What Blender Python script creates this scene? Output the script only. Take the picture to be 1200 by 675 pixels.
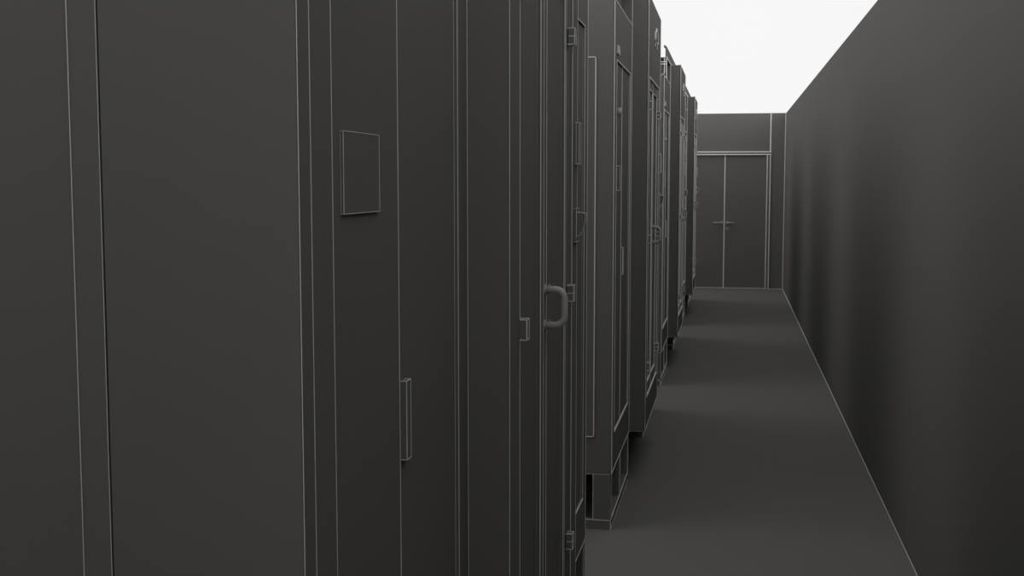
import bpy, math, random
from mathutils import Vector
S = bpy.context.scene
COL = S.collection
for o in list(bpy.data.objects): bpy.data.objects.remove(o)

# ---------------- camera, sky, exposure ----------------
EYE = 1.7375
cd = bpy.data.cameras.new('camera'); cam = bpy.data.objects.new('camera', cd); COL.objects.link(cam)
cd.sensor_fit = 'HORIZONTAL'; cd.sensor_width = 36.0; cd.lens = 36.0 * 1409.34 / 1200.0
cd.clip_start = 0.05; cd.clip_end = 200
cam.location = (0, 0, EYE)
cam.rotation_euler = (math.radians(90 - 5.114), 0, math.radians(10.30))
S.camera = cam

w = bpy.data.worlds.new('world'); S.world = w; w.use_nodes = True
bg = w.node_tree.nodes['Background']
bg.inputs[1].default_value = 1.0
# bright overcast sky whose brightness varies smoothly with compass direction and height
nt = w.node_tree; tc = nt.nodes.new('ShaderNodeTexCoord'); sp = nt.nodes.new('ShaderNodeSeparateXYZ')
nt.links.new(tc.outputs['Generated'], sp.inputs[0])
def M(op, a, b):
    n = nt.nodes.new('ShaderNodeMath'); n.operation = op
    for i, q in enumerate((a, b)):
        if isinstance(q, (int, float)): n.inputs[i].default_value = q
        else: nt.links.new(q, n.inputs[i])
    return n.outputs[0]
def hat(z, a, b, c):
    up = M('DIVIDE', M('SUBTRACT', z, a), b - a) if a is not None else 9.0
    dn = M('DIVIDE', M('SUBTRACT', c, z), c - b) if c is not None else 9.0
    return M('MAXIMUM', M('MINIMUM', M('MINIMUM', up, dn), 1.0), 0.0)
sx, sy, sz = sp.outputs
hor = M('ADD', M('ADD', M('MULTIPLY', sx, sx), M('MULTIPLY', sy, sy)), 1e-6)
def side(c, sgn): return M('DIVIDE', M('POWER', M('MAXIMUM', M('MULTIPLY', c, sgn), 0.0), 2.0), hor)
az = {'-X': side(sx, -1.0), '+X': side(sx, 1.0), '-Y': side(sy, -1.0), '+Y': side(sy, 1.0)}
az['+X4'] = M('MULTIPLY', az['+X'], az['+X'])      # narrower lobe
el = {'L': hat(sz, None, .15, .6), 'M': hat(sz, .15, .6, .95), 'Z': hat(sz, .6, .95, None)}
SKY = {'L-X': .1, 'L+X4': 1.6, 'L-Y': 2.8, 'L+Y': .936, 'M-X': 2.2, 'M+X': .75, 'M-Y': .35, 'M+Y': .05, 'Z': .93}
tot = None
for k_, wt in SKY.items():
    v = M('MULTIPLY', el[k_[0]] if k_ == 'Z' else M('MULTIPLY', el[k_[0]], az[k_[1:]]), wt)
    tot = v if tot is None else M('ADD', tot, v)
nt.links.new(tot, bg.inputs[0])
vs = S.view_settings
vs.view_transform = 'Standard'; vs.look = 'None'; vs.gamma = 1; vs.exposure = 0; vs.use_curve_mapping = False

# ---------------- materials ----------------
def mat(name, col, rough=0.95, spec=0.03, var=0.03, scale=6.0):
    m = bpy.data.materials.new(name); m.use_nodes = True
    nt = m.node_tree; p = nt.nodes['Principled BSDF']
    p.inputs['Roughness'].default_value = rough
    p.inputs['Specular IOR Level'].default_value = spec
    tc = nt.nodes.new('ShaderNodeTexCoord'); n = nt.nodes.new('ShaderNodeTexNoise')
    n.inputs['Scale'].default_value = scale; n.inputs['Detail'].default_value = 3
    r = nt.nodes.new('ShaderNodeValToRGB')
    r.color_ramp.elements[0].color = tuple(c * (1 - var) for c in col) + (1,)
    r.color_ramp.elements[1].color = tuple(min(1, c * (1 + var)) for c in col) + (1,)
    nt.links.new(tc.outputs['Object'], n.inputs['Vector'])
    nt.links.new(n.outputs['Fac'], r.inputs['Fac'])
    nt.links.new(r.outputs['Color'], p.inputs['Base Color'])
    return m
CLAY = mat("charcoal_paint", (0.172, 0.168, 0.161))
WALLM = mat("charcoal_wall", (0.172, 0.168, 0.161), var=0.02, scale=2.0)
FLOORM = mat("charcoal_floor", (0.172, 0.168, 0.161), var=0.02, scale=1.5)
LINE = mat('pale_edge', (0.80, 0.79, 0.77), 0.8, 0.1)
STEEL = mat('handle_metal', (0.40, 0.392, 0.38), 0.45, 0.5)
DARK = mat('dark_rubber', (0.03, 0.03, 0.03), 0.8, 0.1)

# ---------------- mesh builder ----------------
class MB:
    """collects faces (slot 0 body, slot 1 pale edge lines) and links them as ONE object"""
    def __init__(s, lw, ylim=None): s.v = []; s.f = []; s.m = []; s.lw = lw; s.sm = []; s.yl = ylim
    def quad(s, a, b, c, d, m=0):
        i = len(s.v); s.v += [tuple(a), tuple(b), tuple(c), tuple(d)]; s.f.append((i, i+1, i+2, i+3)); s.m.append(m); s.sm.append(False)
    def solid(s, x0, x1, y0, y1, z0, z1, m=0):
        i = len(s.v)
        s.v += [(x0,y0,z0),(x1,y0,z0),(x1,y1,z0),(x0,y1,z0),(x0,y0,z1),(x1,y0,z1),(x1,y1,z1),(x0,y1,z1)]
        for f in ((0,3,2,1),(4,5,6,7),(0,1,5,4),(1,2,6,5),(2,3,7,6),(3,0,4,7)):
            s.f.append(tuple(i+k for k in f)); s.m.append(m); s.sm.append(False)
    def line(s, p, q, k=1.0):
        h = s.lw * k * 0.5
        lo = [min(a, b) - h for a, b in zip(p, q)]; hi = [max(a, b) + h for a, b in zip(p, q)]
        if s.yl: lo[1] = max(lo[1], s.yl[0]); hi[1] = min(hi[1], s.yl[1])
        axes = sum(abs(a - b) > 1e-6 for a, b in zip(p, q))
        if axes == 1: s.solid(lo[0], hi[0], lo[1], hi[1], lo[2], hi[2], 1)
        else: s.tube([p, q], h, 4, 1)
    def box(s, x0, x1, y0, y1, z0, z1, k=1.0, skip=''):
        """box with its edges picked out by thin pale beads; skip 'x' drops edges on the hidden back"""
        s.solid(x0, x1, y0, y1, z0, z1)
        E = []
        for z in (z0, z1):
            E += [((x0,y0,z),(x1,y0,z)), ((x0,y1,z),(x1,y1,z)), ((x1,y0,z),(x1,y1,z))]
            if 'b' not in skip: E.append(((x0,y0,z),(x0,y1,z)))
        E += [((x1,y0,z0),(x1,y0,z1)), ((x1,y1,z0),(x1,y1,z1))]
        if 'b' not in skip: E += [((x0,y0,z0),(x0,y0,z1)), ((x0,y1,z0),(x0,y1,z1))]
        for p, q in E: s.line(p, q, k)
    def tube(s, pts, r, n=12, m=0, closed=False, smooth=False):
        pts = [Vector(p) for p in pts]; N = len(pts); rings = []; up = None
        for i, p in enumerate(pts):
            t = (pts[min(i+1, N-1)] - pts[max(i-1, 0)]).normalized()
            if up is None: up = t.orthogonal().normalized()
            up = (up - t * up.dot(t)).normalized(); sd = t.cross(up)
            b = len(s.v)
            rr = r[i] if isinstance(r, (list, tuple)) else r
            for k in range(n):
                a = 2 * math.pi * (k + .5) / n
                s.v.append(tuple(p + up * math.cos(a) * rr + sd * math.sin(a) * rr))
            rings.append(b)
        for a, b in zip(rings, rings[1:]):
            for k in range(n):
                s.f.append((a+k, a+(k+1) % n, b+(k+1) % n, b+k)); s.m.append(m); s.sm.append(smooth)
        s.f.append(tuple(rings[0]+k for k in reversed(range(n)))); s.m.append(m); s.sm.append(False)
        s.f.append(tuple(rings[-1]+k for k in range(n))); s.m.append(m); s.sm.append(False)
    def prism_y(s, prof, y0, y1, m=0, lines=True):
        """profile of (x,z) points extruded along y"""
        n = len(prof); i = len(s.v)
        s.v += [(x, y0, z) for x, z in prof] + [(x, y1, z) for x, z in prof]
        s.f.append(tuple(i+k for k in range(n))); s.f.append(tuple(i+n+k for k in reversed(range(n))))
        s.m += [m, m]; s.sm += [False, False]
        for k in range(n):
            s.f.append((i+k, i+n+k, i+n+(k+1) % n, i+(k+1) % n)); s.m.append(m); s.sm.append(False)
        if lines:
            for k in range(n):
                a, b = prof[k], prof[(k+1) % n]
                for y in (y0, y1): s.line((a[0], y, a[1]), (b[0], y, b[1]), .8)
    def framed_front(s, X, d, Y0, Y1, Z0, Z1, y0, y1, z0, z1):
        """front face at x=X with a rectangular recess d deep: face, reveals and edge lines"""
        s.quad((X,Y0,Z0),(X,Y1,Z0),(X,Y1,z0),(X,Y0,z0)); s.quad((X,Y0,z1),(X,Y1,z1),(X,Y1,Z1),(X,Y0,Z1))
        s.quad((X,Y0,z0),(X,y0,z0),(X,y0,z1),(X,Y0,z1)); s.quad((X,y1,z0),(X,Y1,z0),(X,Y1,z1),(X,y1,z1))
        D = X - d
        s.quad((X,y0,z0),(X,y1,z0),(D,y1,z0),(D,y0,z0)); s.quad((X,y0,z1),(D,y0,z1),(D,y1,z1),(X,y1,z1))
        s.quad((X,y0,z0),(D,y0,z0),(D,y0,z1),(X,y0,z1)); s.quad((X,y1,z0),(X,y1,z1),(D,y1,z1),(D,y1,z0))
        s.quad((D,y0,z0),(D,y1,z0),(D,y1,z1),(D,y0,z1))
        for y in (y0, y1): s.line((X,y,z0),(X,y,z1))
        for z in (z0, z1): s.line((X,y0,z),(X,y1,z))
        s.line((D,y1,z0),(D,y1,z1), .25)
    def build(s, name, parent=None, origin=None, mats=None):
        me = bpy.data.meshes.new(name)
        o0 = Vector(origin) if origin is not None else (parent['_o'] if False else Vector((0,0,0)))
        me.from_pydata([tuple(Vector(v) - o0) for v in s.v], [], s.f)
        for mm in (mats or (CLAY, LINE)): me.materials.append(mm)
        me.polygons.foreach_set('material_index', s.m)
        me.polygons.foreach_set('use_smooth', s.sm)
        me.update()
        o = bpy.data.objects.new(name, me); COL.objects.link(o); o.location = o0
        if parent is not None: o.parent = parent
        return o

def root(name, loc, label, cat, group=None):
    o = bpy.data.objects.new(name, None); COL.objects.link(o); o.location = loc; o.empty_display_size = .1
    o['label'] = label; o['category'] = cat
    if group: o['group'] = group
    return o

# ---------------- room shell ----------------
XW = -3.60; H = 2.8; XR = 0.8353; YF = 19.65; XL = XW - .15; YB = -5.0
def struct(o): o['kind'] = 'structure'; return o
b = MB(0.012)
b.solid(XL, XR + .15, YB, YF + .2, -.1, 0)
struct(b.build('floor', mats=(FLOORM, LINE)))
b = MB(0.004)
b.solid(XR, XR + .15, YB, YF + .2, 0, H)
for i in range(12):      # pale joint bead where wall meets floor
    ya, yb = YF * i / 12, YF * (i + 1) / 12
    b.lw = 0.0007 * max(yb, 3.2); b.line((XR, ya, 0), (XR, yb, 0))
struct(b.build('wall_right', mats=(WALLM, LINE)))
b = MB(0.016)
XP = 0.598; DX0, DX1, DZ = -.815, .61, 2.19      # wall seam, door opening
b.solid(XW - .15, DX0, YF, YF + .2, 0, H)
b.solid(DX0, XR, YF, YF + .2, DZ, H)
b.solid(DX1, XR, YF, YF + .2, 0, DZ)
b.solid(DX0, DX1, YF + .12, YF + .2, 0, DZ)
b.line((XP + .005, YF, DZ), (XP + .005, YF, H), 1.2)
b.line((XR - .004, YF, 0), (XR - .004, YF, H), .9)
b.line((DX1, YF, 0), (XR, YF, 0), .8)
struct(b.build('wall_back', mats=(WALLM, LINE)))

b = MB(0.004); b.solid(XW - .15, XW, YB, YF, 0, H)
struct(b.build('wall_left', mats=(WALLM, LINE)))

b = MB(0.004); b.solid(XW - .15, XR + .15, YB - .15, YB, 0, H)
struct(b.build('wall_front', mats=(WALLM, LINE)))

# double door in the back wall
dr = bpy.data.objects.new('door_1', None); COL.objects.link(dr); dr.location = (-.101, YF, 0); struct(dr)
def dpart(b, name, mats=None, par=None, label=None):
    par = par or dr
    o = b.build(name, par, mats=mats, origin=(-.101, YF, 0)); o.location = (0, 0, 0)
    if label: o['label'] = label
    return o
b = MB(0.016)
b.solid(.557, DX1, YF - .012, YF + .11, 0, DZ); b.solid(DX0, DX0 + .053, YF - .012, YF + .11, 0, DZ)
b.solid(DX0 + .053, .557, YF - .012, YF + .11, 2.149, DZ)
for x in (.557, DX1 - .005, DX0, DX0 + .053): b.line((x, YF - .012, 0), (x, YF - .012, 2.149), 1.0)
for z in (2.149, DZ): b.line((DX0, YF - .012, z), (DX1, YF - .012, z), 1.3)
dpart(b, 'door_frame', (WALLM, LINE))
for s in (-1, 1):
    b = MB(0.016)
    a, c = sorted((-.101 + s * .003, -.101 + s * .656))
    b.solid(a, c, YF + .02, YF + .07, .006, 2.146)
    if s < 0: b.line((-.104, YF + .02, .01), (-.104, YF + .02, 2.14), 1.1)
    b.line((a, YF + .02, .008), (c, YF + .02, .008), .6)
    lf = dpart(b, 'door_leaf', (WALLM, LINE))
    b = MB(0.004)
    x0 = -.101 + s * .045; z0 = 1.06
    b.tube([(x0, YF + .02, z0), (x0, YF + .01, z0)], .026, 16, 0)
    b.tube([(x0, YF + .02, z0), (x0, YF - .035, z0), (x0 + s * .02, YF - .042, z0), (x0 + s * .13, YF - .042, z0)], [.012, .012, .012, .009], 10, 0, smooth=True)
    h = b.build('lever_handle', lf, mats=(STEEL, LINE), origin=(-.101, YF, 0)); h.location = (0, 0, 0)
    if s > 0:
        b = MB(0.004); b.tube([(x0, YF + .02, .965), (x0, YF + .004, .965)], .022, 14, 0)
        b.solid(x0 - .004, x0 + .004, YF + .001, YF + .006, .955, .972, 1)
        h = b.build('keyhole_plate', lf, mats=(STEEL, DARK), origin=(-.101, YF, 0)); h.location = (0, 0, 0)

# ---------------- cabinets ----------------
XB = -1.45                       # backs of the cabinets
PX = 1.0 / 1409.0               # bead width that reads at a given distance

def part(b, name, r, mats=None, label=None):
    o = b.build(name, r, origin=r.location, mats=mats); o.location = (0, 0, 0)
    if label: o['label'] = label
    return o
def subpart(b, name, p, r, mats=None):
    o = b.build(name, p, origin=r.location, mats=mats); o.location = (0, 0, 0); return o

def short_cabinet(y, label, first=False, t_off=0.0, ext=0.0, side_panel=True):
    """set-back cabinet: framed plinth, twin door behind a shallow reveal, open top tray with a fascia"""
    X = -.565; W = 1.04; Y1 = y + W; lw = PX * max(y + .3, 1.9)
    r = root('equipment_cabinet', (X, y, 0), label, 'cabinet', 'set-back cabinets along the left side of the corridor')
    z0, z1 = .282, 2.608
    a, c, zb, zt = y + .138, y + .948, .470, 2.330
    # body
    YL = (y, Y1)
    b = MB(lw, YL)
    if first: b.solid(-.8466, X - .03, y, Y1, z0, z1); b.solid(XB, -.893, y + .004, Y1, z0, z1)
    else: b.solid(XB, X - .03, y, Y1, z0, z1)
    b.solid(X - .03, X - .0001, y, a, z0, z1); b.solid(X - .03, X - .0001, c, Y1, z0, z1)
    b.solid(X - .03, X - .0001, a, c, z0, zb); b.solid(X - .03, X - .0001, a, c, zt, z1)
    for yy in (y, Y1): b.line((X, yy, z0), (X, yy, z1), 1.35)
    for z in (z0, z1): b.line((X, y, z), (X, Y1, z), 1.0)
    for z in (z0, z1): b.line((XB, y, z), (X, y, z), 1.0)
    b.line((X, y + .048, z0), (X, y + .048, z1), 1.0 if first else .3)
    for yy in (a, c): b.line((X, yy, zb), (X, yy, zt), .9)
    b.line((X, a, zt), (X, c, zt), 1.1); b.line((X, a, zb), (X, c, zb), 1.5)
    b.line((X - .008, c, zb), (X - .008, c, zt), .6)
    part(b, 'cabinet_body', r)
    # side
    if first:
        b = MB(lw * .8)
        b.solid(-.8925, -.8492, y + .0005, Y1 - .02, z0, z1)
        b.line((-.8925, y, z0), (-.8925, y, z1)); b.line((-.8500, y, z0), (-.8500, y, z1), .7)
        part(b, 'side_strip', r)
    elif side_panel:
        b = MB(lw); b.solid(-1.30, -.653, y - .004, y - .0003, .470, 2.331)
        for z in (.470, 2.331): b.line((-1.30, y - .004, z), (-.653, y - .004, z), 1.1)
        b.line((-.653, y - .004, .470), (-.653, y - .004, 2.331), 1.1)
        part(b, 'side_panel', r)
    # door leaves, set 8 mm behind the frame
    m = y + .514
    for k, (p, q) in enumerate(((a + .002, m - .001), (m + .001, c - .002))):
        b = MB(lw); b.solid(X - .028, X - .008, p, q, zb + .003, zt - .003)
        if k == 0: b.line((X - .008, q, zb), (X - .008, q, zt), 1.3)
        leaf = part(b, 'door_leaf', r)
        if k == 1:
            b = MB(lw * .9); b.box(X - .008, X + .003, m + .006, m + .034, 1.240, 1.382, skip='b')
            subpart(b, 'bar_handle', leaf, r)
        else:
            b = MB(lw * .9); b.box(X - .008, X - .0035, y + .200, y + .386, 1.687, 1.811, .8)
            subpart(b, 'square_plate', leaf, r)
            b = MB(lw * .5)
            b.tube([(X - .008, y + .255, 2.083), (X + .010, y + .255, 2.083), (X + .017, y + .255, 2.083)], [.020, .020, .012], 16, 0, smooth=True)
            subpart(b, 'indicator_lamp', leaf, r, (STEEL, LINE))
    # small nameplate over the door
    b = MB(lw * .8); b.box(X, X + .006, y + .140, y + .235, 2.362, 2.402)
    b.line((X + .006, y + .165, 2.366), (X + .006, y + .165, 2.398)); b.line((X + .006, y + .205, 2.366), (X + .006, y + .205, 2.398))
    part(b, 'name_badge', r)
    # plinth: posts, sills
    b = MB(lw, YL)
    fx = X - .002
    b.solid(XB, fx, y + .001, y + .04, 0, .048); b.solid(XB, fx, Y1 - .04, Y1 - .001, 0, .048)
    b.solid(fx - .04, fx, y + .04, Y1 - .04, 0, .048); b.solid(XB, XB + .04, y + .04, Y1 - .04, 0, .048)
    posts = ((y + .001, y + .05, .088), (y + .49, y + .535, .04), (Y1 - .05, Y1 - .001, .088))
    for p, q, dpt in posts:
        b.solid(fx - dpt, fx, p, q, .048, z0 - .001); b.solid(XB, XB + .09, p, q, .048, z0 - .001)
        for yy in (p, q): b.line((fx, yy, .048), (fx, yy, z0), .7)
    b.solid(-1.05, -.97, y + .001, y + .04, .048, z0 - .001)
    b.line((fx, y, .048), (fx, Y1, .048), 1.0); b.line((fx, y, .003), (fx, Y1, .003), .6)
    b.line((XB, y, .048), (fx, y, .048), .9); b.line((fx, y + .001, 0), (fx, y + .001, z0), .9)
    b.line((fx - .088, y + .001, .048), (fx - .088, y + .001, z0), .6)
    part(b, 'plinth', r)
    # open tray on top, its back set behind the front plane, and the upright fascia over it
    b = MB(lw, YL)
    ty = y + t_off; zt2 = 2.785
    if t_off > 0:
        b.solid(XB, X, ty, ty + .012, z1 + .001, 2.662)
        b.solid(XB, X - .05, ty, ty + .012, 2.690, zt2)
        for z in (2.737, 2.757): b.line((XB, ty, z), (X, ty, z), .9)
        b.solid(X - .020, X, ty, ty + .02, z1 + .001, zt2)
        for x in (X - .020, X): b.line((x, ty, z1), (x, ty, zt2), .8)
        b.solid(X - .06, X - .035, y + .60, y + .72, z1 + .001, 2.70)
    b.solid(XB, X - .06, ty + .012, Y1 - .012, z1 + .001, zt2)
    b.solid(XB, X, Y1 - .012, Y1 - .0001, z1 + .001, zt2)
    b.solid(XB, X, ty, Y1 - .0001, zt2 + .0005, zt2 + .010)
    b.line((X, Y1, z1), (X, Y1, zt2), 1.3); b.line((X, ty, zt2 + .004), (X, Y1, zt2 + .004), .9)
    part(b, 'top_tray', r)
    b = MB(lw); b.solid(X - .012, X, ty, Y1 + ext, 2.797, 2.885)
    b.line((X, ty, 2.80), (X, Y1 + ext, 2.80), .8)
    b.tube([(X - .016, ty - .010, 2.886), (X - .016, ty + .05, 2.886)], .011, 10, 0)
    part(b, 'fascia', r)
    return r

def hinge_mb(X, y, z, lw, split=True):
    b = MB(lw); b.box(X - .002, X + .017, y, y + .030, z, z + .047, skip='b')
    if split: b.line((X, y, z + .0235), (X + .017, y, z + .0235)); b.line((X + .017, y, z + .0235), (X + .017, y + .03, z + .0235), .7)
    return b

def tall_cabinet(y, label):
    """deeper cabinet standing proud of its neighbours, double door with D handle, body overhanging a set-back base"""
    X = -.473; W = 1.168; Y1 = y + W; lw = PX * max(y + .4, 2.4)
    r = root('switch_cabinet', (X, y, 0), label, 'cabinet', 'deep cabinets standing proud of the row')
    z0, z1 = .286, 2.785
    a, c, zb, zt = y + .134, y + 1.048, .467, 2.330
    b = MB(lw, (y, Y1))
    b.solid(XB, X - .04, y, Y1, z0, z1)
    b.solid(X - .04, X, y, a, z0, z1); b.solid(X - .04, X, c, Y1, z0, z1)
    b.solid(X - .04, X, a, c, z0, zb); b.solid(X - .04, X, a, c, zt, z1)
    b.line((X, y, z0), (X, y, z1), 1.4); b.line((X, Y1, z0), (X, Y1, z1), .9)
    for z in (z0, z1): b.line((X, y, z), (X, Y1, z), .7); b.line((XB, y, z), (X, y, z), .6)
    for yy in (a, c): b.line((X, yy, zb), (X, yy, zt), .9)
    b.line((X, a, zt), (X, c, zt), 1.3); b.line((X, a, zb), (X, c, zb), 1.6)
    part(b, 'cabinet_body', r)
    # leaves: stiles 6 mm back, inner panels 10 mm further
    F = X - .006
    for k, (p, q, i0, i1) in enumerate(((a + .002, y + .528, a + .004, y + .478), (y + .532, c - .002, y + .575, y + .922))):
        b = MB(lw); b.solid(X - .038, F - .0101, p, q, zb + .003, zt - .003)
        b.framed_front(F, .010, p, q, zb + .003, zt - .003, i0, i1, .540, 2.268)
        for yy in (p, q): b.quad((F, yy, zb + .003), (F - .011, yy, zb + .003), (F - .011, yy, zt - .003), (F, yy, zt - .003))
        b.line((F, i0, .540), (F, i1, .540), 1.5)
        if k == 0: b.line((F, q, zb), (F, q, zt), .8)
        else: b.line((F, y + .950, zb), (F, y + .950, zt), .7)
        leaf = part(b, 'door_leaf', r)
        hy = a - .002 if k == 0 else y + .962
        for hz in ((.622, 1.372, 2.146) if k == 0 else (.625, 1.380, 2.133)):
            subpart(hinge_mb(X, hy, hz, lw, k == 1), 'hinge', leaf, r)
        if k == 1:
            b = MB(lw * .45); hyy = y + .552; R = .024; pr = .046; rr = .0095
            pts = [(F, hyy, 1.4515)]
            for i in range(9):
                t = math.pi / 2 * i / 8; pts.append((X + pr - R + R * math.sin(t), hyy, 1.4515 - R + R * math.cos(t)))
            for i in range(9):
                t = math.pi / 2 * i / 8; pts.append((X + pr - R + R * math.cos(t), hyy, 1.3570 + R - R * math.sin(t)))
            pts.append((F, hyy, 1.3570))
            b.tube(pts, rr, 18, 0, smooth=True)
            for zz in (1.4515, 1.357):
                b.tube([(F, hyy, zz), (F + .004, hyy, zz)], .0135, 18, 0)
                b.tube([(F + .012, hyy, zz + .008), (F + .012, hyy, zz + .014)], .0035, 8, 0)
            for i, p in enumerate(pts[1:-1:4]): pass
            subpart(b, 'pull_handle', leaf, r, (STEEL, LINE))
    # switch plate and quarter-round lever on the far stile
    b = MB(lw * .8); b.box(X, X + .0135, y + 1.110, y + 1.150, 1.788, 1.913, skip='b')
    b.line((X + .004, y + 1.110, 1.79), (X + .004, y + 1.110, 1.91), .6)
    part(b, 'switch_plate', r)
    b = MB(lw * .8); b.box(X, X + .009, y + 1.085, y + 1.150, 1.550, 1.652, .7, skip='b')
    prof = [(X + .009, 1.641)]
    for i in range(11):
        t = math.pi / 2 * i / 10; prof.append((X + .009 + .027 * math.cos(t), 1.641 - .004 - .070 * math.sin(t)))
    b.prism_y(prof, y + 1.088, y + 1.112)
    part(b, 'quarter_round_lever', r)
    # emblem over the door
    b = MB(lw * .55); em = y + .675; zc = 2.618
    def ring(pts, t=.006):
        for p, q in zip(pts, pts[1:] + pts[:1]):
            b.tube([(X + .004, em + p[0], zc + p[1]), (X + .004, em + q[0], zc + q[1])], t, 5, 1)
    def slab(u0, u1, v0, v1): b.solid(X, X + .008, em + u0, em + u1, zc + v0, zc + v1, 0)
    slab(-.10, .10, -.022, .024); slab(-.05, .05, .024, .040)
    ring([(-.11, .020), (-.06, .026), (-.02, .047), (.02, .047), (.06, .026), (.12, .020), (.12, -.022), (.05, -.038), (-.05, -.038), (-.11, -.022)])
    for u in (-.045, .045): ring([(u - .018, -.018), (u + .018, -.018), (u + .018, .018), (u - .018, .018)], .003)
    for u in (-.08, .08):
        slab(u - .025, u + .025, -.066, -.050); ring([(u - .025, -.066), (u + .025, -.066), (u + .025, -.050), (u - .025, -.050)], .003)
    part(b, 'raised_emblem', r)
    # set-back base under the overhang
    b = MB(lw); b.solid(XB, -.80, y + .03, Y1 - .03, 0, z0 - .001)
    for yy in (y + .03, Y1 - .03): b.line((-.80, yy, 0), (-.80, yy, z0), .6)
    part(b, 'plinth', r)
    return r

# blocks of three (set-back, proud, set-back), a walk-through gap after each
blocks = [(1.525, 'nearest the camera', True), (5.862, 'second block', False), (10.165, 'third block', False), (14.44, 'last block', False)]
short_near = ['charcoal set-back cabinet nearest the camera, bare side, with square plate and slim bar handle',
              'charcoal cabinet just past the first gap, its lower side and open framed plinth on show',
              'charcoal set-back cabinet just past the second gap, open tray and fascia seen against the sky',
              'charcoal set-back cabinet just past the third and farthest gap']
tall = ['charcoal proud cabinet nearest the camera, with large D-shaped pull handle',
        'tallest-looking charcoal cabinet on the skyline, emblem over its door, before the second gap',
        'charcoal proud cabinet between the second and third gaps, square top against the sky',
        'charcoal proud cabinet farthest down the row, beside the double door in view']
short_far = ['charcoal set-back cabinet mostly hidden behind the D-handled nearest proud cabinet, before the first gap',
             'charcoal set-back cabinet hidden but for a sliver behind the second proud cabinet',
             'charcoal set-back cabinet hidden but for a sliver behind the third proud cabinet',
             'charcoal set-back cabinet at the far end of the row, behind the farthest proud cabinet']
for i, (y, _, fst) in enumerate(blocks):
    short_cabinet(y, short_near[i], fst, 0.0 if i < 2 else .40, 1.0)
    tall_cabinet(y + 1.043, tall[i])
    short_cabinet(y + 1.043 + 1.171, short_far[i], side_panel=False)

short_cabinet(blocks[0][0] - 4.30 + 2.214, 'unseen charcoal set-back cabinet just left of the viewer, added to shade the nearest side face', side_panel=False)  # extra cabinet out of view, added to hold light off the nearest side face
